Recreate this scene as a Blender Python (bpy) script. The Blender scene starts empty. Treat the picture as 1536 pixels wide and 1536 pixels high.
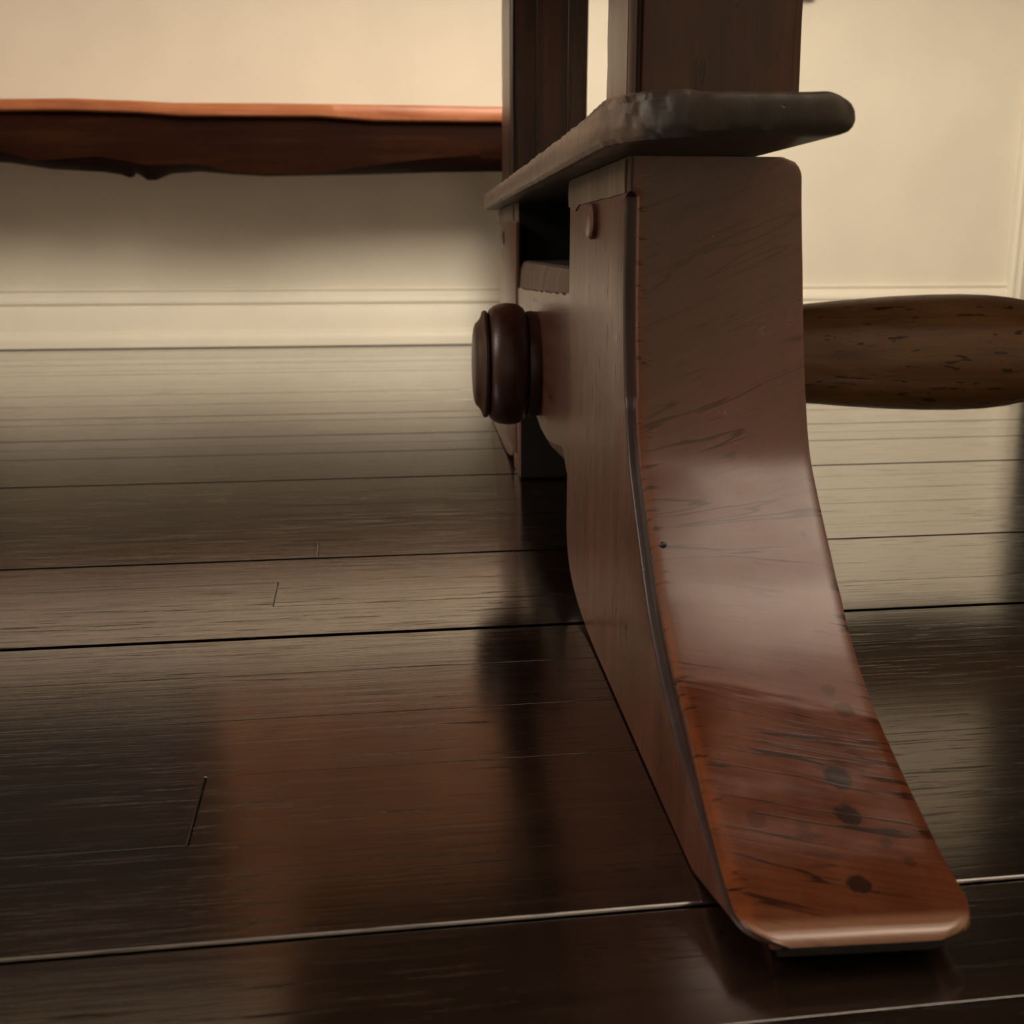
import bpy, bmesh, math, random
from math import radians, sin, cos, pi, hypot, atan
from mathutils import Vector, noise
rnd = random.Random(7)
S = bpy.context.scene
COL = S.collection

# ---------------------------------------------------------------- camera
F = 1676.0; HOR = 368.0; CAM_H = 0.29
pitch = atan((768 - HOR) / F)
yaw = atan((768 - 526) / hypot(F, 768 - HOR))
cam_d = bpy.data.cameras.new('camera')
cam = bpy.data.objects.new('camera', cam_d); COL.objects.link(cam)
cam.location = (0, 0, CAM_H)
cam.rotation_euler = (pi / 2 - pitch, 0, -yaw)
cam_d.sensor_width = 36; cam_d.lens = 36 * F / 1536
cam_d.clip_start = 0.02
cam_d.dof.use_dof = True; cam_d.dof.focus_distance = 0.78; cam_d.dof.aperture_fstop = 14
S.camera = cam

# ---------------------------------------------------------------- light, exposure
S.view_settings.view_transform = 'Standard'; S.view_settings.look = 'None'
S.view_settings.gamma = 1; S.view_settings.use_curve_mapping = False
S.view_settings.exposure = -0.13
w = bpy.data.worlds.new('world'); S.world = w; w.use_nodes = True
w.node_tree.nodes['Background'].inputs[0].default_value = (0.6, 0.55, 0.45, 1)
w.node_tree.nodes['Background'].inputs[1].default_value = 0.02

def area(name, loc, target, size, power, color, shape='DISK', size_y=None):
    d = bpy.data.lights.new(name, 'AREA'); d.shape = shape; d.size = size
    if size_y: d.size_y = size_y
    d.energy = power; d.color = color
    o = bpy.data.objects.new(name, d); COL.objects.link(o)
    o.location = loc
    o.rotation_euler = (Vector(target) - Vector(loc)).to_track_quat('-Z', 'Y').to_euler()
    return o
WARM = (1.0, 0.905, 0.75)
def globe(name, loc, radius, power, color):
    d = bpy.data.lights.new(name, 'POINT'); d.shadow_soft_size = radius; d.energy = power; d.color = color
    o = bpy.data.objects.new(name, d); COL.objects.link(o); o.location = loc; return o
# shaded pendant hanging over the table: light below its rim only
d = bpy.data.lights.new('pendant_lamp_light', 'SPOT'); d.energy = 156; d.color = WARM; d.shadow_soft_size = 0.40
d.spot_size = radians(172); d.spot_blend = 0.2
o = bpy.data.objects.new('pendant_lamp_light', d); COL.objects.link(o); o.location = (0.72, 1.36, 1.50)
# added unseen uplight: brightens the ceiling for fill and the foot's reflections
area('ceiling_bounce_fill', (1.30, 0.15, 1.60), (1.30, 0.15, 2.5), 0.4, 104, (1.0, 0.84, 0.76))
area('left_fill_light', (-2.3, 0.9, 1.5), (0.3, 0.9, 0.5), 0.9, 30, (1.0, 0.86, 0.75), 'RECTANGLE', 1.2)  # added fill from the left; the wall has no window

# ---------------------------------------------------------------- materials
class NT:
    def __init__(s, name):
        s.m = bpy.data.materials.new(name); s.m.use_nodes = True
        s.t = s.m.node_tree; s.b = s.t.nodes['Principled BSDF']
    def n(s, typ, **kw):
        x = s.t.nodes.new(typ)
        for k, v in kw.items(): setattr(x, k, v)
        return x
    def lk(s, a, b): s.t.links.new(a, b)
    def put(s, sock, v):
        if hasattr(v, 'links'): s.lk(v, sock)
        else: sock.default_value = v
    def math(s, op, a, b=0.0, c=None):
        x = s.n('ShaderNodeMath', operation=op)
        s.put(x.inputs[0], a); s.put(x.inputs[1], b)
        if c is not None: s.put(x.inputs[2], c)
        return x.outputs[0]
    def coord(s, kind, scale, rot=(0, 0, 0), loc=None):
        tc = s.n('ShaderNodeTexCoord'); mp = s.n('ShaderNodeMapping')
        s.lk(tc.outputs[kind], mp.inputs['Vector'])
        mp.inputs['Scale'].default_value = scale; mp.inputs['Rotation'].default_value = rot
        if loc is not None: s.put(mp.inputs['Location'], loc)
        return mp.outputs[0]
    def noise(s, vec, scale=1, detail=4, rough=0.55, dist=0.0):
        x = s.n('ShaderNodeTexNoise'); s.lk(vec, x.inputs['Vector'])
        x.inputs['Scale'].default_value = scale; x.inputs['Detail'].default_value = detail
        x.inputs['Roughness'].default_value = rough; x.inputs['Distortion'].default_value = dist
        return x.outputs['Fac']
    def ramp(s, fac, stops):
        x = s.n('ShaderNodeValToRGB'); e = x.color_ramp.elements
        while len(e) < len(stops): e.new(0.5)
        for i, (p, c) in enumerate(stops):
            e[i].position = p
            e[i].color = (c, c, c, 1) if not hasattr(c, '__len__') else (*c, 1)
        s.put(x.inputs[0], fac); return x.outputs[0]
    def sstep(s, v, a, b, lo=0.0, hi=1.0):
        x = s.n('ShaderNodeMapRange', interpolation_type='SMOOTHSTEP')
        s.put(x.inputs[0], v)
        for i, q in enumerate((a, b, lo, hi)): x.inputs[i + 1].default_value = q
        return x.outputs[0]
    def mix(s, fac, a, b, mode='MIX'):
        x = s.n('ShaderNodeMix', data_type='RGBA', blend_type=mode)
        s.put(x.inputs[0], fac)
        s.put(x.inputs[6], a if hasattr(a, 'links') else (*a, 1)); s.put(x.inputs[7], b if hasattr(b, 'links') else (*b, 1))
        return x.outputs[2]
    def bump(s, h, strength=0.3, dist=0.001, normal=None):
        x = s.n('ShaderNodeBump'); s.put(x.inputs['Height'], h)
        x.inputs['Strength'].default_value = strength; x.inputs['Distance'].default_value = dist
        if normal is not None: s.lk(normal, x.inputs['Normal'])
        return x.outputs[0]
    def fin(s, color=None, rough=None, normal=None, ior=1.5, coat=0.0, coat_rough=0.2):
        if color is not None: s.put(s.b.inputs['Base Color'], color if hasattr(color, 'links') else (*color, 1))
        if rough is not None: s.put(s.b.inputs['Roughness'], rough)
        if normal is not None: s.lk(normal, s.b.inputs['Normal'])
        s.b.inputs['IOR'].default_value = ior
        s.b.inputs['Coat Weight'].default_value = coat; s.b.inputs['Coat Roughness'].default_value = coat_rough
        return s.m

def wood(name, dark, mid, light, grain='Z', rough=0.38, ior=1.5, pits=0.4, fine=220, bumpd=0.0006, kind='Object', pit_t=0.70, edge=None):
    """old polished timber: long grain, blotches, worm pits and dents"""
    k = NT(name); g = 'XYZ'.index(grain)
    def sc(long, across): v = [across] * 3; v[g] = long; return tuple(v)
    streak = k.noise(k.coord(kind, sc(2.2, 60)), 1, 5, 0.6, 0.6)
    blotch = k.noise(k.coord(kind, sc(6, 14)), 1, 4, 0.6)
    finen = k.noise(k.coord(kind, sc(fine * 0.06, fine * 2)), 1, 3, 0.6)
    f = k.math('ADD', k.math('MULTIPLY', streak, 0.55), k.math('MULTIPLY', blotch, 0.45))
    col = k.ramp(f, [(0.32, dark), (0.5, mid), (0.68, light)])
    col = k.mix(k.sstep(finen, 0.60, 0.72, 0, 0.55), col, tuple(c * 0.35 for c in dark))
    if edge:                                             # paler colour along the left rim
        ec, e0, e1 = edge; tc = k.n('ShaderNodeTexCoord'); sp = k.n('ShaderNodeSeparateXYZ'); k.lk(tc.outputs['Object'], sp.inputs[0])
        wob = k.math('MULTIPLY', k.math('SUBTRACT', k.noise(k.coord(kind, (70, 70, 70)), 1, 3), 0.5), 0.022)
        col = k.mix(k.sstep(k.math('ADD', sp.outputs[0], wob), e0, e1, 1, 0), col, k.mix(1.0, ec, k.ramp(streak, [(0.3, 0.5), (0.7, 1.0)]), 'MULTIPLY'))
    pit = k.noise(k.coord(kind, sc(40, 170), loc=(3, 5, 1)), 1, 2, 0.5)
    pitm = k.sstep(pit, pit_t, pit_t + 0.06)
    pitm = k.math('MULTIPLY', pitm, pits)
    col = k.mix(pitm, col, (0.006, 0.003, 0.002))
    dent = k.noise(k.coord(kind, sc(18, 40)), 1, 3, 0.5)
    h = k.math('SUBTRACT', k.math('ADD', k.math('MULTIPLY', finen, 0.25), dent), k.math('MULTIPLY', pitm, 1.2))
    r = k.math('ADD', rough - 0.08, k.math('MULTIPLY', blotch, 0.16))
    return k.fin(col, r, k.bump(h, 0.5, bumpd), ior)

# ------------------------------------------------ wood of the table
M_side = wood('foot_side_wood', (0.048, 0.016, 0.010), (0.105, 0.038, 0.024), (0.16, 0.066, 0.042), 'Z', 0.30, 1.6, pit_t=0.655, pits=0.75, bumpd=0.0009)
M_rail = wood('rail_wood', (0.040, 0.014, 0.008), (0.085, 0.034, 0.021), (0.12, 0.055, 0.035), 'Y', 0.30, 1.6, pit_t=0.655, pits=0.75, bumpd=0.0009)
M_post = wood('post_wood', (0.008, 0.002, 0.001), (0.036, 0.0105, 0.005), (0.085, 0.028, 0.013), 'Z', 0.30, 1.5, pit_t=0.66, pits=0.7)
M_plate = wood('plate_wood', (0.009, 0.006, 0.004), (0.021, 0.0135, 0.008), (0.04, 0.026, 0.016), 'Y', 0.44, 1.45, bumpd=0.0012, edge=((0.30, 0.215, 0.16), -0.076, -0.060))
M_knob = wood('knob_wood', (0.018, 0.006, 0.004), (0.045, 0.015, 0.009), (0.07, 0.026, 0.016), 'Z', 0.36)
M_stretch = wood('stretcher_wood', (0.07, 0.030, 0.012), (0.17, 0.080, 0.032), (0.25, 0.125, 0.055), 'X', 0.36, pits=0.95, pit_t=0.615)
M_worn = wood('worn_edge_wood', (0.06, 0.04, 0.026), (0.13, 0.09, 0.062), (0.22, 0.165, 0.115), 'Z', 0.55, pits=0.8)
M_top = wood('tabletop_wood', (0.03, 0.012, 0.006), (0.06, 0.024, 0.012), (0.09, 0.04, 0.02), 'X', 0.35)
M_shade = NT('shade_black_wood').fin((0.004, 0.0025, 0.002), 0.9)  # shade of recesses and undercuts put into a near-black colour
M_dark = NT('dark_metal').fin((0.012, 0.012, 0.016), 0.35)

def foot_material():
    """front of the foot, UV in metres: u across, v along the face from top to toe"""
    k = NT('foot_front_wood')
    tc = k.n('ShaderNodeTexCoord'); sp = k.n('ShaderNodeSeparateXYZ'); k.lk(tc.outputs['UV'], sp.inputs[0])
    u, v = sp.outputs[0], sp.outputs[1]
    # slant of the cracks: climbing to the right at the top, falling to the right lower down
    slope = k.sstep(v, 0.10, 0.36, 0.42, -0.30)
    vv = k.math('ADD', v, k.math('MULTIPLY', u, slope))
    cb = k.n('ShaderNodeCombineXYZ'); k.lk(u, cb.inputs[0]); k.lk(vv, cb.inputs[1]); V = cb.outputs[0]
    def mp(sx, sy, off=0.0):
        m = k.n('ShaderNodeMapping'); k.lk(V, m.inputs[0]); m.inputs['Scale'].default_value = (sx, sy, 1); m.inputs['Location'].default_value = (off, off * 1.7, 0)
        return m.outputs[0]
    def mpu(sx, sy, off=0.0):
        m = k.n('ShaderNodeMapping'); k.lk(tc.outputs['UV'], m.inputs[0]); m.inputs['Scale'].default_value = (sx, sy, 1); m.inputs['Location'].default_value = (off, off * 1.7, 0)
        return m.outputs[0]
    blotch = k.noise(mpu(22, 16), 1, 5, 0.62)
    grain = k.noise(mp(14, 260), 1, 4, 0.65)
    longg = k.noise(mpu(150, 8), 1, 3, 0.6)
    f = k.math('ADD', k.math('MULTIPLY', blotch, 0.5), k.math('ADD', k.math('MULTIPLY', grain, 0.38), k.math('MULTIPLY', longg, 0.12)))
    col = k.ramp(f, [(0.30, (0.040, 0.012, 0.0055)), (0.5, (0.076, 0.0235, 0.0105)), (0.70, (0.12, 0.042, 0.020))])
    # reflective haze put into the colour of the upper part; redder wood below
    painted_haze = k.sstep(k.math('ADD', vv, k.math('MULTIPLY', k.math('SUBTRACT', k.noise(mp(20, 160, 9.0), 1, 3), 0.5), 0.035)), VHAZE - 0.004, VHAZE + 0.004, 1, 0)
    col = k.mix(k.math('MULTIPLY', painted_haze, 0.4), col, (0.150, 0.088, 0.068))
    # cracks across the face: thin ridges of a stretched noise, gated by a second one
    n1 = k.noise(mp(5, 55, 2.0), 1, 3, 0.5, 0.3)
    d1 = k.math('ABSOLUTE', k.math('SUBTRACT', n1, 0.5))
    gate = k.sstep(k.noise(mp(9, 24, 7.0), 1, 2, 0.5), 0.45, 0.56)
    crack = k.math('MULTIPLY', k.sstep(d1, 0.004, 0.020, 1, 0), gate)
    n2 = k.noise(mp(12, 120, 4.0), 1, 2, 0.5, 0.3)
    gate2 = k.sstep(k.noise(mpu(30, 30, 1.0), 1, 2, 0.5), 0.52, 0.66)
    fine = k.math('MULTIPLY', k.sstep(k.math('ABSOLUTE', k.math('SUBTRACT', n2, 0.5)), 0.005, 0.03, 1, 0), k.math('MULTIPLY', gate2, 0.6))
    crk = k.math('MAXIMUM', crack, fine)
    lower = k.sstep(v, 0.02, 0.28, 0.35, 1.0)
    crk = k.math('MULTIPLY', crk, lower)
    col = k.mix(k.math('MULTIPLY', crk, 0.85), col, (0.012, 0.005, 0.003))
    # ticks of dirt along the left arris and an orange rubbed strip beside it
    rub = k.math('MULTIPLY', k.sstep(u, 0.0065, 0.0115, 1, 0), k.sstep(k.noise(mpu(30, 60), 1, 3), 0.3, 0.6, 0.35, 1))
    col = k.mix(k.math('MULTIPLY', rub, 0.55), col, (0.17, 0.048, 0.014))
    tick = k.sstep(k.noise(mpu(60, 260, 3.0), 1, 2), 0.60, 0.68)
    tick = k.math('MULTIPLY', tick, k.sstep(u, 0.008, 0.018, 1, 0))
    col = k.mix(k.math('MULTIPLY', tick, 0.8), col, (0.012, 0.005, 0.003))
    # dark round ink-like stains
    wob = k.math('MULTIPLY', k.math('SUBTRACT', k.noise(mpu(160, 160), 1, 3), 0.5), 0.9)
    for su, sv, r, st in STAINS:
        du = k.math('DIVIDE', k.math('SUBTRACT', u, su), r); dv = k.math('DIVIDE', k.math('SUBTRACT', v, sv), r * 1.15)
        dd = k.math('ADD', k.math('SQRT', k.math('ADD', k.math('MULTIPLY', du, du), k.math('MULTIPLY', dv, dv))), wob)
        col = k.mix(k.sstep(dd, 0.75, 1.1, st, 0), col, (0.016, 0.008, 0.005))
    # rubbed pale toe
    toe = k.math('MULTIPLY', k.sstep(v, VTOE - 0.007, VTOE - 0.001), k.sstep(v, VTOE + 0.006, VTOE + 0.011, 1, 0))
    col = k.mix(k.math('MULTIPLY', toe, 0.6), col, (0.22, 0.12, 0.07))
    h = k.math('SUBTRACT', k.math('ADD', k.math('MULTIPLY', grain, 0.5), k.math('MULTIPLY', k.noise(mpu(45, 60, 5), 1, 3), 0.45)), k.math('MULTIPLY', crk, 0.15))
    r = k.math('ADD', k.math('ADD', 0.10, k.math('MULTIPLY', painted_haze, 0.11)), k.math('MULTIPLY', blotch, 0.10))
    return k.fin(col, r, k.bump(h, 0.25, 0.0003), 1.5)

def floor_material():
    k = NT('dark_oak_floor')
    oi = k.n('ShaderNodeObjectInfo')
    off = k.n('ShaderNodeCombineXYZ')
    k.lk(k.math('MULTIPLY', oi.outputs['Random'], 37.0), off.inputs[0]); k.lk(k.math('MULTIPLY', oi.outputs['Random'], 91.0), off.inputs[1])
    o = off.outputs[0]
    streak = k.noise(k.coord('Object', (1.6, 70, 70), loc=o), 1, 5, 0.6, 0.8)
    pores = k.noise(k.coord('Object', (13, 300, 200), loc=o), 1, 4, 0.7)
    patch = k.sstep(k.noise(k.coord('Object', (2.5, 26, 20), loc=o), 1, 2, 0.5), 0.42, 0.62)
    broad = k.noise(k.coord('Object', (3.0, 9, 9), loc=o), 1, 3, 0.5)
    wear = k.noise(k.coord('Object', (5, 130, 60), loc=o), 1, 5, 0.7, 0.4)
    f = k.math('ADD', k.math('MULTIPLY', streak, 0.6), k.math('MULTIPLY', broad, 0.4))
    col = k.ramp(f, [(0.35, (0.004, 0.002, 0.0013)), (0.5, (0.009, 0.005, 0.003)), (0.66, (0.018, 0.010, 0.006))])
    tone = k.math('ADD', 0.75, k.math('MULTIPLY', oi.outputs['Random'], 0.6))
    col = k.mix(1.0, col, k.ramp(tone, [(0, 0.0), (1, 1.0)]), 'MULTIPLY')
    pm = k.math('MULTIPLY', k.sstep(pores, 0.54, 0.66), k.math('ADD', 0.4, k.math('MULTIPLY', patch, 0.6)))
    col = k.mix(k.math('MULTIPLY', pm, 0.8), col, (0.002, 0.0015, 0.001))
    h = k.math('SUBTRACT', k.math('MULTIPLY', wear, 0.9), k.math('MULTIPLY', pm, 0.25))
    r = k.math('ADD', k.math('ADD', 0.07, k.math('MULTIPLY', wear, 0.14)), k.math('MULTIPLY', pm, 0.2))
    k.lk(k.math('SUBTRACT', 1.0, k.math('MULTIPLY', pm, 0.9)), k.b.inputs['Coat Weight']); k.b.inputs['Coat IOR'].default_value = 1.5
    k.lk(k.math('SUBTRACT', 0.5, k.math('MULTIPLY', pm, 0.42)), k.b.inputs['Specular IOR Level'])
    nb = k.bump(h, 0.3, 0.00035); k.lk(nb, k.b.inputs['Coat Normal'])
    k.lk(r, k.b.inputs['Coat Roughness'])
    k.put(k.b.inputs['Base Color'], col); k.lk(r, k.b.inputs['Roughness']); k.lk(nb, k.b.inputs['Normal']); k.b.inputs['IOR'].default_value = 2.4
    return k.m

def plaster(name, color, rough=0.6):
    k = NT(name)
    a = k.noise(k.coord('Object', (5, 5, 5)), 1, 4, 0.5)
    b = k.noise(k.coord('Object', (60, 60, 60)), 1, 3, 0.5)
    dot = k.sstep(k.noise(k.coord('Object', (13, 13, 16), loc=(4, 2, 9)), 1, 2, 0.5), 0.70, 0.78)
    col = k.mix(k.sstep(a, 0.3, 0.7), tuple(c * 0.95 for c in color), color)
    h = k.math('ADD', k.math('ADD', a, k.math('MULTIPLY', b, 0.06)), k.math('MULTIPLY', dot, 0.7))
    return k.fin(col, rough, k.bump(h, 0.25, 0.004), 1.45)
M_wall = plaster('cream_wall_paint', (0.70, 0.645, 0.53))
M_trim = plaster('cream_gloss_paint', (0.75, 0.70, 0.58), 0.5)
M_ceil = plaster('ceiling_paint', (0.75, 0.70, 0.60))
M_floor = floor_material()
M_sub = NT('subfloor').fin((0.004, 0.003, 0.002), 0.9)
M_door = NT('dark_door_paint').fin((0.012, 0.010, 0.008), 0.5)

# ---------------------------------------------------------------- helpers
def smooth(me, ang=35):
    for p in me.polygons: p.use_smooth = True
    me.set_sharp_from_angle(angle=radians(ang))

def link(name, bm, mat, parent=None, ang=35, loc=None):
    bmesh.ops.recalc_face_normals(bm, faces=bm.faces)
    me = bpy.data.meshes.new(name); bm.to_mesh(me); bm.free()
    for m in (mat if isinstance(mat, (list, tuple)) else [mat]): me.materials.append(m)
    smooth(me, ang)
    o = bpy.data.objects.new(name, me); COL.objects.link(o)
    if loc: o.location = loc
    if parent: o.parent = parent
    return o

def struct(name, bm, mat, parent=None, ang=35):
    o = link(name, bm, mat, parent, ang); o['kind'] = 'structure'; return o

def thing(name, label, cat, loc=(0, 0, 0), rz=0, group=None):
    o = bpy.data.objects.new(name, None); COL.objects.link(o)
    o.location = loc; o.rotation_euler = (0, 0, rz); o.empty_display_size = 0.1
    o['label'] = label; o['category'] = cat
    if group: o['group'] = group
    return o

def box(bm, a, b, bev=0.0, seg=2):
    r = bmesh.ops.create_cube(bm, size=1)
    for v in r['verts']:
        v.co = Vector([a[i] + (b[i] - a[i]) * (v.co[i] + 0.5) for i in range(3)])
    if bev:
        es = {e for v in r['verts'] for e in v.link_edges}
        bmesh.ops.bevel(bm, geom=list(es), offset=bev, segments=seg, profile=0.6, affect='EDGES')

def grid_rows(bm, rows, close=False, cap=False):
    """rows of points -> quads; close joins each row into a ring"""
    vs = [[bm.verts.new(p) for p in r] for r in rows]
    n = len(rows[0])
    for i in range(len(vs) - 1):
        for j in range(n if close else n - 1):
            q = [vs[i][j], vs[i][(j + 1) % n], vs[i + 1][(j + 1) % n], vs[i + 1][j]]
            bm.faces.new(q)
    if cap:
        bm.faces.new(vs[0][::-1]); bm.faces.new(vs[-1])
    return vs

def lathe_x(bm, prof, cy, cz, n=48, wob=0.0):
    rows = []
    for x, r in prof:
        rows.append([(x, cy + r * cos(2 * pi * j / n), cz + r * sin(2 * pi * j / n)) for j in range(n)])
    grid_rows(bm, rows, True, True)

def interp(x, xs, ys):
    if x <= xs[0]: return ys[0]
    for i in range(len(xs) - 1):
        if x <= xs[i + 1]:
            t = (x - xs[i]) / (xs[i + 1] - xs[i]); return ys[i] + (ys[i + 1] - ys[i]) * t
    return ys[-1]

def resample(pts, n):
    """Catmull-Rom smoothing then n points by arc length; also returns their lengths"""
    P = [Vector(p) for p in pts]; Q = []
    for i in range(len(P) - 1):
        p0 = P[max(i - 1, 0)]; p1 = P[i]; p2 = P[i + 1]; p3 = P[min(i + 2, len(P) - 1)]
        for s in range(12):
            t = s / 12
            Q.append(0.5 * ((2 * p1) + (p2 - p0) * t + (2 * p0 - 5 * p1 + 4 * p2 - p3) * t * t + (3 * p1 - p0 - 3 * p2 + p3) * t ** 3))
    Q.append(P[-1])
    L = [0.0]
    for i in range(1, len(Q)): L.append(L[-1] + (Q[i] - Q[i - 1]).length)
    out = []; ls = []
    for k in range(n):
        l = L[-1] * k / (n - 1); ls.append(l)
        j = 1
        while j < len(L) - 1 and L[j] < l: j += 1
        t = (l - L[j - 1]) / max(L[j] - L[j - 1], 1e-9)
        out.append(Q[j - 1].lerp(Q[j], t))
    return out, ls

# ================================================================ the room
XW0, XW1, YW0, YW1, ZC = -2.45, 3.3, -2.3, 3.40, 2.5
bm = bmesh.new(); box(bm, (XW0, YW0, -0.06), (XW1, YW1, -0.018)); floor = struct('floor', bm, M_sub)

# planks of the floor: seams measured across the boards (+Y), running along X
seams = [0.205, 0.28, 0.355, 0.434, 0.5185, 0.594, 0.670, 0.746, 0.8225, 0.8975, 0.966, 1.0425, 1.099, 1.1945,
         1.268, 1.342, 1.416, 1.51, 1.605, 1.68, 1.76, 1.84, 1.917]
while seams[-1] < 3.40 - 0.06: seams.append(seams[-1] + 0.0763)
seams[-1] = 3.40
s = 0.205; pre = []
while s > YW0 + 0.09: s -= 0.076; pre.insert(0, s)
pre[0] = YW0
seams = pre + seams
wide = {0.434: 0.0030, 0.8225: 0.0048, 1.0425: 0.0044, 1.416: 0.0036, 1.605: 0.0036, 1.917: 0.003}
joints = {0.8975: [-0.073], 1.0425: [-0.041], 0.5185: [-0.090]}
def gap(s): return wide.get(round(s, 4), 0.0004)
for i in range(len(seams) - 1):
    y0, y1 = seams[i], seams[i + 1]
    near = -0.2 < y0 < 2.2
    xs = [XW0]
    js = joints.get(round(y0, 4))
    if js: cuts = [js[0] - 1.25, js[0], js[0] + 1.9]
    else:
        cuts = [rnd.uniform(-2.2, -0.95)]; cuts.append(cuts[0] + rnd.uniform(3.6, 4.3))
    xs += [c for c in cuts if XW0 + 0.2 < c < XW1 - 0.2] + [XW1]
    for a, b in zip(xs[:-1], xs[1:]):
        bm = bmesh.new()
        g0, g1 = gap(y0) / 2, gap(y1) / 2
        cx, cy = (a + b) / 2, (y0 + y1) / 2
        ax, bx, ay, by = a - cx + 0.0002, b - cx - 0.0002, y0 - cy + g0, y1 - cy - g1
        b0 = 0.0002; b1 = min(0.0022, 0.0001 + 1.2 * g1)
        if round(y1, 4) == 0.434: b1 = 0.0014
        if round(y0, 4) == 0.434: b0 = 0.0012
        dz = rnd.uniform(-0.0003, 0.0003); tl = rnd.uniform(-0.0014, 0.0014) * ay
        pts = [(ay, -0.018), (ay, dz + tl - b0 * 0.8), (ay + b0 * 0.4, dz + tl - b0 * 0.25), (ay + b0, dz + tl),
               (by - b1, dz - tl), (by - b1 * 0.4, dz - tl - b1 * 0.25), (by, dz - tl - b1 * 0.8), (by, -0.018)]
        e = 0.0006
        rows = [[(ax, y, z - (e if 2 < q < 5 else 0)) for q, (y, z) in enumerate(pts)], [(ax + e, y, z) for y, z in pts],
                [(bx - e, y, z) for y, z in pts], [(bx, y, z - (e if 2 < q < 5 else 0)) for q, (y, z) in enumerate(pts)]]
        grid_rows(bm, rows, True, True)
        link('plank', bm, M_floor, floor, 5, (cx, cy, 0))

bm = bmesh.new(); box(bm, (XW0, YW0, ZC), (XW1, YW1, ZC + 0.05)); struct('ceiling', bm, M_ceil)
DX0, DX1, DH = 2.166, 2.95, 2.03            # door opening in the back wall
bm = bmesh.new()
box(bm, (XW0, YW1, -0.02), (DX0 - 0.015, YW1 + 0.1, ZC)); box(bm, (DX1 + 0.015, YW1, -0.02), (XW1, YW1 + 0.1, ZC)); box(bm, (DX0 - 0.015, YW1, DH + 0.015), (DX1 + 0.015, YW1 + 0.1, ZC))
struct('wall_back', bm, M_wall)
for nm, a, b in (('wall_left', (XW0 - 0.1, YW0, -0.02), (XW0, YW1, ZC)), ('wall_right', (XW1, YW0, -0.02), (XW1 + 0.1, YW1, ZC)),
                 ('wall_front', (XW0, YW0 - 0.1, -0.02), (XW1, YW0, ZC))):
    bm = bmesh.new(); box(bm, a, b); struct(nm, bm, M_wall)

# moulded baseboard: (proud of the wall, height)
BB = [(0.0, 0.172), (0.005, 0.172), (0.010, 0.169), (0.011, 0.164), (0.007, 0.160), (0.0065, 0.156), (0.010, 0.151), (0.016, 0.143),
      (0.018, 0.134), (0.018, 0.127), (0.013, 0.1225), (0.0125, 0.119), (0.016, 0.117), (0.018, 0.113), (0.018, 0.048), (0.020, 0.046), (0.028, 0.041),
      (0.032, 0.033), (0.033, 0.022), (0.033, 0.003), (0.0, 0.003)]
def baseboard(name, p0, p1, n):
    bm = bmesh.new()
    rows = [[(p[0] + n[0] * d * 1.3, p[1] + n[1] * d * 1.3, z) for d, z in BB] for p in (p0, p1)]
    grid_rows(bm, rows, True, True); return struct(name, bm, M_trim, None, 50)
CX = 2.076                                   # outer edge of the door casing
baseboard('baseboard_back', (XW0, YW1), (CX, YW1), (0, -1))
baseboard('baseboard_left', (XW0, YW0), (XW0, YW1 - 0.045), (1, 0))
baseboard('baseboard_right', (XW1, YW0), (XW1, YW1 - 0.045), (-1, 0))
baseboard('baseboard_front', (XW0 + 0.045, YW0), (XW1 - 0.045, YW0), (0, 1))

# door casing with a stepped moulding, and the dark door in it
CS = [(0.0, 0.0), (0.0, 0.024), (0.004, 0.028), (0.013, 0.028), (0.018, 0.022), (0.024, 0.019), (0.034, 0.020), (0.038, 0.026), (0.044, 0.024), (0.050, 0.017), (0.086, 0.015), (0.090, 0.011), (0.090, 0.0)]
bm = bmesh.new()
grid_rows(bm, [[(CX + x, YW1 - d, z) for x, d in CS] for z in (0.001, DH)], True, True)
grid_rows(bm, [[(DX1 + 0.09 - x, YW1 - d, z) for x, d in CS] for z in (0.001, DH)], True, True)
grid_rows(bm, [[(q, YW1 - d, DH + 0.09 - x) for x, d in CS] for q in (CX, DX1 + 0.09)], True, True)
struct('trim_1', bm, M_trim, None, 50)
bm = bmesh.new(); box(bm, (DX0 - 0.01, YW1 + 0.045, 0.004), (DX1 + 0.01, YW1 + 0.085, DH + 0.01), 0.002)
door = struct('door_1', bm, M_door)
for a, b in ((0.12, 0.95), (1.07, 1.9)):
    for c, d in ((DX0 + 0.1, DX0 + 0.36), (DX0 + 0.43, DX1 - 0.1)):
        bm = bmesh.new(); box(bm, (c, YW1 + 0.036, a), (d, YW1 + 0.046, b), 0.006); link('door_panel', bm, M_door, door)

# ================================================================ the trestle table
TANG = radians(3.15)                          # the trestle's own axis, a little off the boards
OX, OY = 0.1775, 1.18                         # centre of the near trestle in the trestle's axes
table = thing('trestle_table', 'old dark timber trestle table, its curved foot and posts filling the right foreground', 'table',
              (OX * cos(TANG) + OY * sin(TANG), -OX * sin(TANG) + OY * cos(TANG), 0), -TANG)
def L(x, y, z): return (x - OX, y - OY, z)
XL, XR = 0.1255, 0.2294

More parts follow.
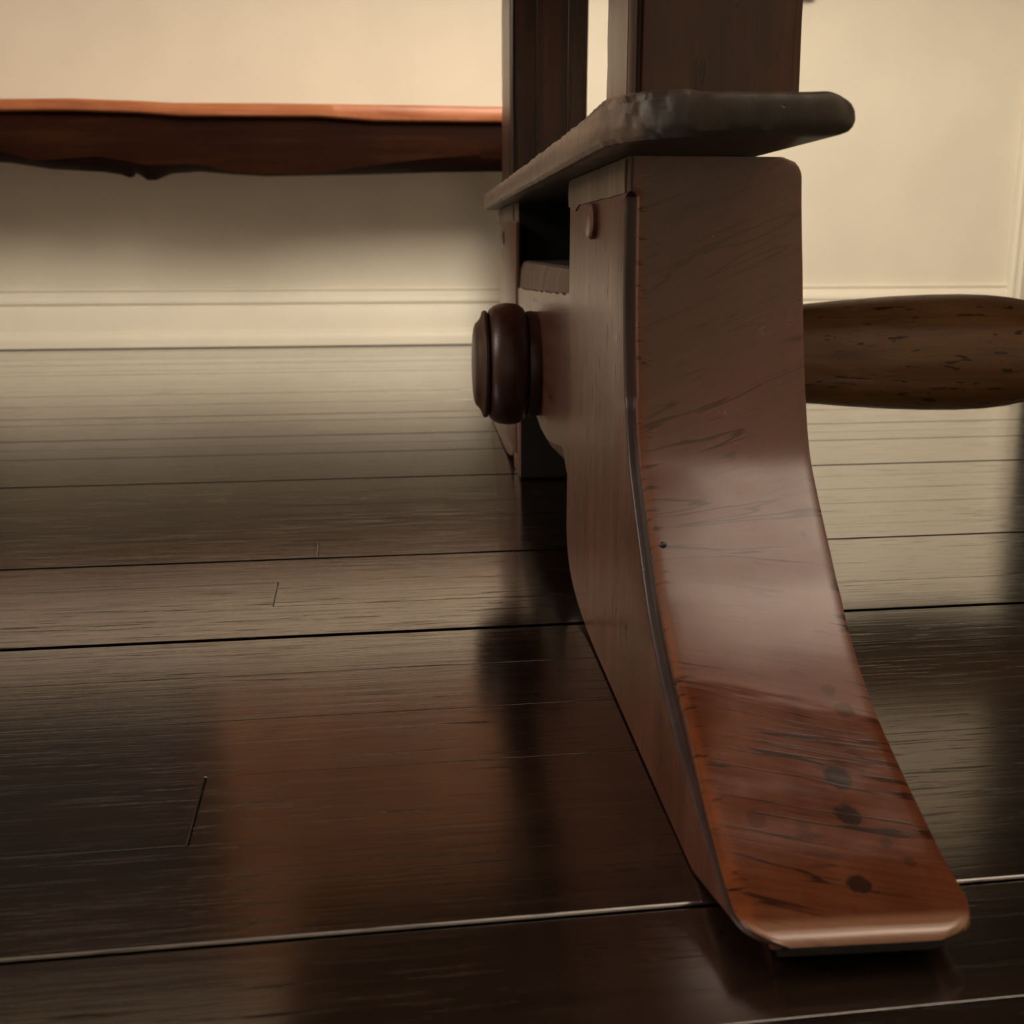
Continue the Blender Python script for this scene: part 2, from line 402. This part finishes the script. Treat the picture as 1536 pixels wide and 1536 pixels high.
FRONT = [(0.6700, 0.3405), (0.6708, 0.315), (0.669, 0.2777), (0.6648, 0.2389), (0.656, 0.2002), (0.6436, 0.1701), (0.6270, 0.1492), (0.601, 0.1215),
         (0.5796, 0.1), (0.5507, 0.0800), (0.5168, 0.0625), (0.4789, 0.0458), (0.4543, 0.036), (0.4265, 0.0262), (0.402, 0.0205), (0.390, 0.0175), (0.3865, 0.0135), (0.390, 0.008), (0.400, 0.001)]
BACK = [(0.930, 0.3405), (0.930, 0.29), (0.930, 0.25), (0.930, 0.20), (0.930, 0.15), (0.930, 0.105), (0.931, 0.07), (0.930, 0.047), (0.915, 0.027), (0.885, 0.013), (0.83, 0.004), (0.77, 0.001),
        (0.70, 0.001), (0.62, 0.001), (0.54, 0.001), (0.47, 0.001), (0.43, 0.001), (0.405, 0.001)]
NS = 180
FR, FL = resample([(0, *p) for p in FRONT], NS)
BK, _ = resample([(0, *p) for p in BACK], NS)
def v_at(y):
    i = min(range(NS), key=lambda q: abs(FR[q].y - y) + (1 if FR[q].y > 0.669 else 0)); return FL[i]
VTOE = v_at(0.394); VHAZE = v_at(0.527) - 0.008
STAINS = [(0.1957 - XL, v_at(0.4728), 0.0070, 0.95), (0.1933 - XL, v_at(0.4538), 0.0062, 0.95), (0.1846 - XL, v_at(0.4150), 0.0052, 0.9), (0.2087 - XL, v_at(0.5250), 0.004, 0.35),
          (0.213 - XL, v_at(0.512), 0.005, 0.4), (0.205 - XL, v_at(0.437), 0.003, 0.5), (0.150 - XL, v_at(0.452), 0.005, 0.4), (0.22 - XL, v_at(0.6069), 0.0018, 0.6),
          (0.170 - XL, v_at(0.447), 0.004, 0.35), (0.212 - XL, v_at(0.425), 0.003, 0.5)]
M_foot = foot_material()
M_arris = wood('arris_shade_wood', (0.015, 0.006, 0.006), (0.03, 0.012, 0.012), (0.05, 0.02, 0.018), 'Z', 0.35)  # groove's shade and dark reflection put into the wood colour
ZS = [0.0, 0.06, 0.10, 0.20, 0.24, 0.278, 0.338]; XRS = [0.2297, 0.2300, 0.2352, 0.2354, 0.2346, 0.2331, 0.2294]

def make_foot(mirror=False):
    bm = bmesh.new(); uvl = bm.loops.layers.uv.new('UVMap')
    sect = [(0.0, 0.0140, 1), (0.0003, 0.0125, 1), (0.0012, 0.0116, 1), (0.0035, 0.0110, 1), (0.0052, 0.0100, 1), (0.0057, 0.0040, 1), (0.0066, 0.0012, 0), (0.0082, 0.0003, 0)]
    flat = [(0.0001 * q * q, 0.0028 * (1 - q / 8) ** 2, 1) for q in range(8)]
    rows = []; us = []; ymin = 9
    for i in range(NS):
        p, q = FR[i], BK[i]
        t = (FR[min(i + 1, NS - 1)] - FR[max(i - 1, 0)]).normalized()
        inn = Vector((0, -t.z, t.y))                      # towards the inside of the foot
        x0, x1 = XL, interp(p.z, ZS, XRS)
        # rounded toe corners in plan, rounded top right corner
        r = 0.020; ymin = min(ymin, p.y); dy = ymin - 0.3865
        if dy < r: x0 += r - math.sqrt(max(r * r - (r - dy) ** 2, 0))
        r = 0.024
        if dy < r: x1 -= (r - math.sqrt(max(r * r - (r - dy) ** 2, 0))) * 0.8
        dz = p.z - (0.3405 - 0.012)
        if dz > 0 and not mirror: x1 -= 0.012 - math.sqrt(max(0.012 ** 2 - dz * dz, 0))
        fade = min(1.0, max(0.25, (p.z - 0.008) / 0.05)); fade *= 0.85 if p.z < 0.2 else 1
        row = []; uu = []
        for dx, ins, _m in (sect if p.z < 0.3185 else flat):
            c = p + inn * ins * fade
            row.append(Vector((x0 + dx * fade, c.y, max(c.z, 0.001)))); uu.append(x0 + dx * fade - XL)
        m = 22; wig = 0.0
        for j in range(1, m):
            x = x0 + 0.008 * fade + (x1 - 0.0035 - x0 - 0.008 * fade) * j / m
            n_ = noise.noise(Vector((x * 25, p.y * 18, p.z * 18))) * 0.00025 + noise.noise(Vector((x * 60, p.y * 70, p.z * 70))) * 0.0001
            c = p - inn * n_
            row.append(Vector((x, c.y, max(c.z, 0.001)))); uu.append(x - XL)
        for dx, ins in ((0.0035, 0.0002), (0.0012, 0.0012), (0, 0.004)):
            c = p + inn * ins; row.append(Vector((x1 - dx, c.y, max(c.z, 0.001)))); uu.append(x1 - dx - XL)
        # the right and left sides, running back to the inner profile
        bx0, bx1 = XL, x1 if dy > 0.03 else x1
        if i > NS - 42: bx0 = max(x0, XL)
        nb = 6
        last, first = row[-1], row[0]
        b = Vector((x1, q.y, q.z)); a = Vector((x0, q.y, q.z))
        for j in range(1, nb): row.append(last.lerp(b, j / nb)); uu.append(0.2)
        row.append(b - Vector((0.004, 0, 0))); uu.append(0.2)
        row.append(a + Vector((0.006, -0.0, 0.0))); uu.append(0.2)
        a2 = a.lerp(first, 0.02); row.append(a2); uu.append(0.0)
        for j in range(1, nb): row.append(a2.lerp(first, j / nb)); uu.append(0.0)
        rows.append(row); us.append(uu)
    n = len(rows[0])
    vs = [[bm.verts.new(L(*p)) for p in r] for r in rows]
    nfront = len(sect) + 21 + 3
    for i in range(NS - 1):
        for j in range(n):
            jj = (j + 1) % n
            f = bm.faces.new([vs[i][j], vs[i][jj], vs[i + 1][jj], vs[i + 1][j]])
            if FR[i + 1].z < 0.0125 and i > NS * 0.9 and j < nfront: f.material_index = 3  # shade under the toe painted near-black
            elif j < 5: f.material_index = 2
            elif j < nfront - 1: f.material_index = 0
            else: f.material_index = 1
            for l, (a, b) in zip(f.loops, ((i, j), (i, jj), (i + 1, jj), (i + 1, j))): l[uvl].uv = (us[a][b], FL[a])
    f = bm.faces.new(vs[0]); f.material_index = 1
    f = bm.faces.new(vs[-1][::-1]); f.material_index = 1
    if mirror:
        for v in bm.verts: v.co.y = -v.co.y
    return bm

near_foot = link('foot', make_foot(), [M_foot, M_side, M_arris, M_shade], table, 40)
near_foot['label'] = 'curved near foot with cracked, stained and polished front face'
# inner far foot: straight inner edge, so its own outline
bm = make_foot(True)
far_foot = link('foot', bm, [M_foot, M_side, M_arris, M_shade], table, 40)
bm = bmesh.new(); box(bm, L(XL + 0.0005, 1.385, 0.001), L(XR - 0.006, 1.46, 0.095), 0.006, 3)
bm.normal_update()
for f in bm.faces: f.material_index = 0 if f.normal.x < -0.5 else 1  # all but the left face get the painted recess shade
link('foot_block', bm, [M_side, M_shade], far_foot)
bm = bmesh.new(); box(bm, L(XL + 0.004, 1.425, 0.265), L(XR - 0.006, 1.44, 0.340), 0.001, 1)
link('slot_end', bm, M_shade, far_foot)
bm = bmesh.new(); box(bm, L(XL - 0.0015, 1.41, 0.03), L(XL + 0.004, 1.66, 0.318), 0.0015, 2)
link('foot_panel', bm, M_side, far_foot)

# rail between the feet, its slot under the plate and its lobed lower edge
def rail():
    bm = bmesh.new()
    n = 60; rows = []
    for i in range(n):
        y = 0.92 + (1.45 - 0.92) * i / (n - 1)
        s_ = (y - 0.92) / 0.53
        bot = 0.094 + 0.008 * cos(s_ * 2 * pi * 1.5) - 0.02 * math.exp(-((y - 0.935) / 0.02) ** 2) + 0.0015 * noise.noise(Vector((y * 60, 0, 0)))
        lip = 0.2505 - 0.010 * sin(max(0, min(1, (y - 0.925) / 0.51)) * pi * 0.5) + 0.002 * noise.noise(Vector((y * 40, 3, 0)))
        if y > 1.15: lip -= 0.002 * (y - 1.15) / 0.3
        row = [(XL + 0.0008, y, lip), (XL + 0.0035, y, lip + 0.0012), (XL + 0.0055, y, 0.262), (XL + 0.0085, y, 0.2695), (XL + 0.013, y, 0.2715), (XL + 0.07, y, 0.272), (XL + 0.07, y, bot + 0.004),
               (XL + 0.016, y, bot), (XL + 0.006, y, bot + 0.010), (XL + 0.0012, y, bot + 0.018)]
        row[5:5] = [(XL + 0.0155, y, 0.2715)]
        rows.append([L(*p) for p in row])
    vs = grid_rows(bm, rows, True, True)
    nn = len(rows[0]); bm.faces.ensure_lookup_table()
    for q, f in enumerate(bm.faces):
        if q < (n - 1) * nn: f.material_index = (1, 1, 1, 1, 1, 2, 2, 0, 1, 1, 0)[q % nn]
    return bm
link('rail', rail(), [M_rail, M_worn, M_shade], table, 30)
bm = bmesh.new(); box(bm, L(XL + 0.070, 0.925, 0.09), L(XL + 0.10, 1.45, 0.34), 0.002); link('rail_back', bm, M_shade, table)

# rubbed bands along the top of both feet, and the raised peg
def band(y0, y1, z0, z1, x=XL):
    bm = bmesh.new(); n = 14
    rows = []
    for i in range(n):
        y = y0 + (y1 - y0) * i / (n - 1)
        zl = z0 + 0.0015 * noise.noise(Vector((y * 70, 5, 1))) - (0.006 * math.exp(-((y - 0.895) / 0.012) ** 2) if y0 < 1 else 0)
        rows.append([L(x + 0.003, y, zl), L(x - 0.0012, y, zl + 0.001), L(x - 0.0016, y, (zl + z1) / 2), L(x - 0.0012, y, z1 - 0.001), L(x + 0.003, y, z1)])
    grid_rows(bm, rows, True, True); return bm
link('rubbed_band', band(0.678, 0.926, 0.319, 0.3405), M_worn, near_foot)
link('rubbed_band', band(1.452, 1.70, 0.319, 0.3405), M_worn, far_foot)
def peg(y, z, ry, rz, h):
    bm = bmesh.new(); n = 20
    rows = [[L(XL - d, y + ry * k_ * cos(2 * pi * j / n), z + rz * k_ * sin(2 * pi * j / n)) for j in range(n)] for d, k_ in ((-0.002, 1), (h * 0.7, 1), (h, 0.86))]
    grid_rows(bm, rows, True, True); return bm
link('peg', peg(0.800, 0.3065, 0.017, 0.0125, 0.0045), M_side, near_foot)
link('peg', peg(1.60, 0.300, 0.012, 0.010, 0.003), M_dark, far_foot)
# the little nail head in the foot
bm = bmesh.new(); bmesh.ops.create_uvsphere(bm, u_segments=14, v_segments=8, radius=0.0022)
link('nail_head', bm, M_dark, near_foot, loc=L(0.1373, 0.6042, 0.1240))

# posts: rectangular timber with a quirk groove at each left corner
def post(y0, y1, z0, z1, flare, gr):
    bm = bmesh.new(); rows = []
    N = 26
    for i in range(N):
        z = z0 + (z1 - z0) * i / (N - 1)
        c = 0.0085 + flare * max(0, 1 - (z - z0) / 0.16) ** 2
        x0, x1 = XL, 0.2258
        x1 -= 0.0015 * noise.noise(Vector((z * 12, y0 * 9, 2)))
        ch = 0.0022 * max(0, noise.noise(Vector((z * 55, y1 * 7, 4))))
        pts = [(x0 + c, y0), (x0 + c * 0.80, y0 + 0.0005), (x0 + c * 0.70, y0 + 0.0048), (x0 + c * 0.50, y0 + 0.0055), (x0 + c * 0.38, y0 + 0.0030), (x0 + c * 0.15, y0 + 0.0045), (x0, y0 + 0.0085),
               (x0, y0 + 0.011), (x0 + 0.0025, y0 + 0.0118), (x0 + 0.0025, y0 + 0.0135), (x0, y0 + 0.0145),
               (x0 + ch, y1 - 0.012), (x0 + ch, y1 - 0.0105), (x0 + 0.0022, y1 - 0.009), (x0 + 0.001, y1 - 0.0075), (x0 + 0.003 + ch, y1 - 0.001), (x0 + 0.005, y1),
               (x1 - 0.005, y1), (x1, y1 - 0.004), (x1, y0 + 0.006), (x1 - 0.0015, y0 + 0.0015), (x1 - 0.006, y0),
               (x1 - 0.026, y0 + 0.0002), (x1 - 0.0268, y0 + 0.0002 + gr), (x1 - 0.0276, y0 + 0.0002), (x0 + 0.034, y0 + 0.0002), (x0 + 0.0332, y0 + 0.0002 + gr), (x0 + 0.0324, y0)]
        rows.append([L(x, y, z) for x, y in pts])
    grid_rows(bm, rows, True, True); return bm
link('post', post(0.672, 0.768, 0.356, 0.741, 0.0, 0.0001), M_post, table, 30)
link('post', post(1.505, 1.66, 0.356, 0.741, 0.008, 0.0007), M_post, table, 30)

# flat worn plate lying over both feet
def plate():
    out = []
    def arc(cx, cy, r, a0, a1, n):
        for k in range(n + 1):
            a = radians(a0 + (a1 - a0) * k / n); out.append((cx + r * cos(a), cy + r * sin(a)))
    for k in range(30): out.append((0.2145, 1.69 - (1.69 - 0.566) * k / 29))
    arc(0.1995, 0.559, 0.0150, 0, -90, 8)
    for k in range(1, 16):
        t = k / 15; out.append((0.1995 - t * 0.058, 0.544 + 0.006 * t * t + 0.002 * t))
    for x, y in ((0.132, 0.556), (0.123, 0.563), (0.114, 0.573), (0.106, 0.585), (0.101, 0.599), (0.0985, 0.615)): out.append((x, y))
    for k in range(1, 70): out.append((0.0985 + 0.004 * k / 70, 0.615 + (1.70 - 0.615) * (k / 69) ** 1.4))
    arc(0.1145, 1.705, 0.012, 180, 90, 5)
    out.append((0.2045, 1.717))
    out.append(out[0]); R = [Vector((*out[0], 0))]; acc = 0.0; step = 0.0025
    for a, b in zip(out[:-1], out[1:]):                  # even steps round the outline
        a = Vector((*a, 0)); b = Vector((*b, 0)); l = (b - a).length; t = step - acc
        while t <= l: R.append(a.lerp(b, t / l)); t += step
        acc = l - (t - step)
    P = R[:-1]; n = len(P)
    N_ = []
    for i in range(n):
        t = (P[(i + 1) % n] - P[i - 1]).normalized(); N_.append(Vector((-t.y, t.x, 0)))
    bm = bmesh.new(); rows = []
    for ins, z, amp in ((0.006, 0.3407, 0), (0.0025, 0.3411, 0.5), (0.0006, 0.3435, 0.8), (0.0, 0.3480, 1), (0.0002, 0.3530, 1), (0.0006, 0.3585, 1), (0.0022, 0.3618, 1.5), (0.0060, 0.3634, 1.0), (0.02, 0.3638, 0)):
        row = []
        for i in range(n):
            p = P[i]
            nz = noise.noise(Vector((p.x * 30, p.y * 30, z * 20))) * 0.0014 + noise.noise(Vector((p.x * 110, p.y * 110, z * 90))) * 0.0008
            corner = math.exp(-((p.x - 0.105) ** 2 + (p.y - 0.59) ** 2) / 0.03 ** 2)
            nz -= corner * 0.0050 * (0.45 + noise.noise(Vector((p.x * 160, p.y * 160, z * 130))))
            zz = z
            if z > 0.35: zz += 0.0025 * max(0, 1 - abs(p.x - 0.10) / 0.05) * max(0, 1 - abs(p.y - 0.62) / 0.10) - 0.0025 * max(0, 1 - (p.y - 0.54) / 0.04) * (1 if p.x > 0.13 else 0) + 0.0006 * noise.noise(Vector((p.x * 90, p.y * 60, 8)))
            q = p - N_[i] * (ins - nz * amp)
            e = max(0, (q.x - 0.196) / 0.0185) ** 2
            zz += -0.0065 * e * max(0, (z - 0.350) / 0.0135) + 0.0045 * e * max(0, (0.350 - z) / 0.0095)
            row.append(L(q.x, q.y, zz))
        rows.append(row)
    grid_rows(bm, rows, True, True)
    for f in bm.faces:
        c = f.calc_center_median()
        if c.x + OX < 0.1055 + 0.010 * noise.noise(Vector((c.y * 150, c.z * 190, 3))) and len(f.verts) == 4:
            if 0.3409 < c.z <= 0.3436 or 0.361 <= c.z < 0.3633 and c.x + OX < 0.103: f.material_index = 1
    return bm
pl = link('plate', plate(), [M_plate, M_worn], table, 32); pl['label'] = 'flat dark plate lying across the tops of both feet'

# turned knob on the left end of the stretcher
KZ = 0.168
prof = [(0.135, 0.050), (0.128, 0.0545), (0.119, 0.0555), (0.1145, 0.0545), (0.1135, 0.0525)]
bm = bmesh.new(); lathe_x(bm, [(x - OX, r) for x, r in prof], 0, KZ, 64); knob = link('knob', bm, M_knob, table)
knob['label'] = 'turned bun-shaped knob on the left side'
bead = [(0.1140, 0.045), (0.1138, 0.0525), (0.1115, 0.0580), (0.1070, 0.0615), (0.1010, 0.0632), (0.0930, 0.0637), (0.0860, 0.0628), (0.0800, 0.0602), (0.0760, 0.0565), (0.0742, 0.0520), (0.0738, 0.045)]
bm = bmesh.new(); lathe_x(bm, [(x - OX, r) for x, r in bead], 0, KZ, 64); link('bead', bm, M_knob, knob)
disc = [(0.0745, 0.045), (0.0742, 0.0535), (0.0725, 0.0558), (0.0700, 0.0560), (0.0685, 0.0545), (0.0678, 0.0515), (0.0664, 0.0480), (0.0640, 0.0450), (0.0615, 0.0425), (0.0600, 0.0385), (0.0590, 0.0330), (0.0582, 0.020), (0.058, 0.004)]
bm = bmesh.new(); lathe_x(bm, [(x - OX, r) for x, r in disc], 0, KZ, 64); link('disc', bm, M_knob, knob)

# turned stretcher running off to the right, to the other trestle
SX = 1.60
st = [(0.190, 0.034), (0.240, 0.036), (0.30, 0.0415), (0.36, 0.0480), (0.41, 0.0525), (0.46, 0.0570), (0.51, 0.0605), (0.55, 0.0622), (0.585, 0.0626), (0.615, 0.0615), (0.64, 0.0590), (0.66, 0.0555), (0.675, 0.0510), (0.685, 0.0450), (0.692, 0.0400)]
ring = [(0.694, 0.0400), (0.697, 0.047), (0.706, 0.050), (0.715, 0.047), (0.718, 0.038), (0.73, 0.036), (0.80, 0.042), (0.90, 0.052), (0.9775, 0.056)]
half = st + ring
prof = half + [(2 * 0.9775 - x, r) for x, r in half[::-1][1:]]
bm = bmesh.new(); lathe_x(bm, [(x - OX, r) for x, r in prof], 0, 0.1765, 64)
so = link('stretcher', bm, M_stretch, table); so['label'] = 'thick turned brown stretcher with worm holes'

# the matching trestle at the other end, out of the frame
for o in list(table.children):
    if o.name.split('.')[0] in ('stretcher', 'knob'): continue
    c = o.copy(); COL.objects.link(c); c.parent = table; c.location.x += SX
    for ch in o.children:
        d = ch.copy(); COL.objects.link(d); d.parent = c
# table top
TY0, TY1 = 0.675, 1.70
for i in range(4):
    a = TY0 + (TY1 - TY0) * i / 4; b = TY0 + (TY1 - TY0) * (i + 1) / 4
    bm = bmesh.new(); box(bm, L(-0.20, a + 0.001, 0.742), L(2.15, b - 0.001, 0.785), 0.004); link('tabletop_plank', bm, M_top, table)

# ================================================================ side table along the wall
YF = 2.96
sidetable = thing('side_table', 'long rustic side table against the cream wall, orange top edge above a wavy dark apron', 'table', (-0.2, 3.16, 0))
def LS(x, y, z): return (x + 0.2, y - 3.16, z)
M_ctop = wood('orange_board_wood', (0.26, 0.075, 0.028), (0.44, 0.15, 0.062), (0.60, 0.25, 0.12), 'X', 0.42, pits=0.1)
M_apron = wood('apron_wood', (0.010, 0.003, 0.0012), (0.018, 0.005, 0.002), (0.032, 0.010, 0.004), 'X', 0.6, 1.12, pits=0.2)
tU = [(-1.4, 0.631), (-1.1, 0.629), (-0.816, 0.630), (-0.6574, 0.6336), (-0.5868, 0.6322), (-0.4969, 0.6306), (-0.4158, 0.6274), (-0.1932, 0.6301), (0.0837, 0.6308), (0.3817, 0.6309), (0.9, 0.631)]
tL = [(-1.4, 0.602), (-1.1, 0.603), (-0.8186, 0.6043), (-0.6597, 0.6075), (-0.4989, 0.6046), (-0.402, 0.5984), (-0.1946, 0.6007), (-0.0649, 0.6019), (0.0661, 0.5943), (0.3816, 0.5957), (0.9, 0.596)]
aF = [(-1.4, 0.49), (-1.15, 0.50), (-1.0, 0.515), (-0.9, 0.518), (-0.8351, 0.5118), (-0.7959, 0.503), (-0.7569, 0.4909), (-0.6752, 0.498), (-0.6089, 0.5024), (-0.5528, 0.4945), (-0.4917, 0.4831), (-0.3873, 0.4866), (-0.3456, 0.4823), (-0.3009, 0.4715), (-0.2605, 0.4645),
      (-0.2033, 0.4627), (-0.1042, 0.4635), (0.0383, 0.4842), (0.2061, 0.5059), (0.376, 0.5201), (0.6, 0.51), (0.9, 0.50)]
aR = [(-1.4, 0.47), (-1.1, 0.48), (-0.8546, 0.4899), (-0.8295, 0.4889), (-0.7327, 0.4747), (-0.6082, 0.4693), (-0.5666, 0.4632), (-0.5462, 0.4553), (-0.5345, 0.4595), (-0.5307, 0.4668), (-0.5182, 0.4604), (-0.5043, 0.45), (-0.483, 0.4502), (-0.4426, 0.4665), (-0.3732, 0.4721),
      (-0.2875, 0.4655), (-0.2076, 0.4619), (-0.1064, 0.4644), (0.0384, 0.4682), (0.2096, 0.4746), (0.3834, 0.4786), (0.6, 0.478), (0.9, 0.475)]
def it(c, x): return interp(x, [p[0] for p in c], [p[1] for p in c])
X0, X1 = -1.35, 0.60
bm = bmesh.new(); rows = []
for i in range(240):
    x = X0 + (X1 - X0) * i / 239; u_, l_ = it(tU, x), it(tL, x); wv = 0.004 * noise.noise(Vector((x * 3, 1, 1)))
    rows.append([LS(x, YF + wv + 0.004, u_), LS(x, YF + wv, u_ - 0.004), LS(x, YF + wv + 0.002, l_ + 0.004), LS(x, YF + wv + 0.006, l_), LS(x, 3.37, l_), LS(x, 3.37, u_)])
grid_rows(bm, rows, True, True); link('top_board', bm, M_ctop, sidetable, 50)
bm = bmesh.new(); rows = []
for i in range(420):
    x = X0 + 0.03 + (X1 - X0 - 0.06) * i / 419; f_, r_ = it(aF, x), it(aR, x)
    r_ = min(r_, f_ + 0.004)
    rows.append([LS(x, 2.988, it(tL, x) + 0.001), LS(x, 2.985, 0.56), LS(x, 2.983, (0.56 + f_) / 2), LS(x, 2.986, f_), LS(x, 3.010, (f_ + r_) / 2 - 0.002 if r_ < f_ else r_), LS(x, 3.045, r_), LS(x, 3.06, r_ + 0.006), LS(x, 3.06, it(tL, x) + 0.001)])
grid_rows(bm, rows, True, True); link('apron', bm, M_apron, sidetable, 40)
for x in (-1.24, 0.475):
    for y in (3.09, 3.30):
        bm = bmesh.new(); rows = []
        for z, r in ((0.001, 0.022), (0.02, 0.024), (0.3, 0.030), (0.5, 0.034), (0.598, 0.034)):
            rows.append([LS(x + r * a, y + r * b, z) for a, b in ((-1, -1), (1, -1), (1, 1), (-1, 1))])
        grid_rows(bm, rows, True, True); link('leg', bm, M_apron, sidetable)

# ================================================================ framed picture whose lower edge shows at the top of the frame
def picture(label, x0, x1, z0, z1, c0, c1):
    t = thing('framed_picture', label, 'picture', ((x0 + x1) / 2, YW1, z0))
    cx = (x0 + x1) / 2
    k = NT('painting'); n_ = k.noise(k.coord('Object', (2.2, 2.2, 1.6)), 1, 3, 0.5); m = k.fin(k.ramp(n_, [(0.35, c0), (0.65, c1)]), 0.6)
    bm = bmesh.new(); box(bm, (x0 - cx + 0.04, -0.022, 0.04), (x1 - cx - 0.04, -0.004, z1 - z0 - 0.04)); link('canvas', bm, m, t)
    pr = [(0.0, -0.002), (0.0, -0.03), (0.012, -0.038), (0.028, -0.030), (0.045, -0.024), (0.045, -0.002)]
    hx, H = (x1 - x0) / 2, z1 - z0
    bm = bmesh.new(); rows = []
    for sx, sz in ((-1, 0), (1, 0), (1, 1), (-1, 1)):
        rows.append([(sx * (hx - d), y, (d if sz == 0 else H - d)) for d, y in pr])
    vs = [[bm.verts.new(p) for p in r] for r in rows]
    for i in range(4):
        for j in range(len(pr)):
            jj = (j + 1) % len(pr); ii = (i + 1) % 4
            bm.faces.new([vs[i][j], vs[i][jj], vs[ii][jj], vs[ii][j]])
    link('frame', bm, M_post, t); return t
picture('large brown framed picture, only its lower right corner showing beside the near post', -0.50, 1.372, 0.995, 2.2, (0.16, 0.06, 0.022), (0.42, 0.19, 0.08))
picture('dark framed picture on the wall, left of the large brown picture, above the side table', -1.75, -0.51, 1.02, 2.2, (0.010, 0.008, 0.010), (0.045, 0.036, 0.042))
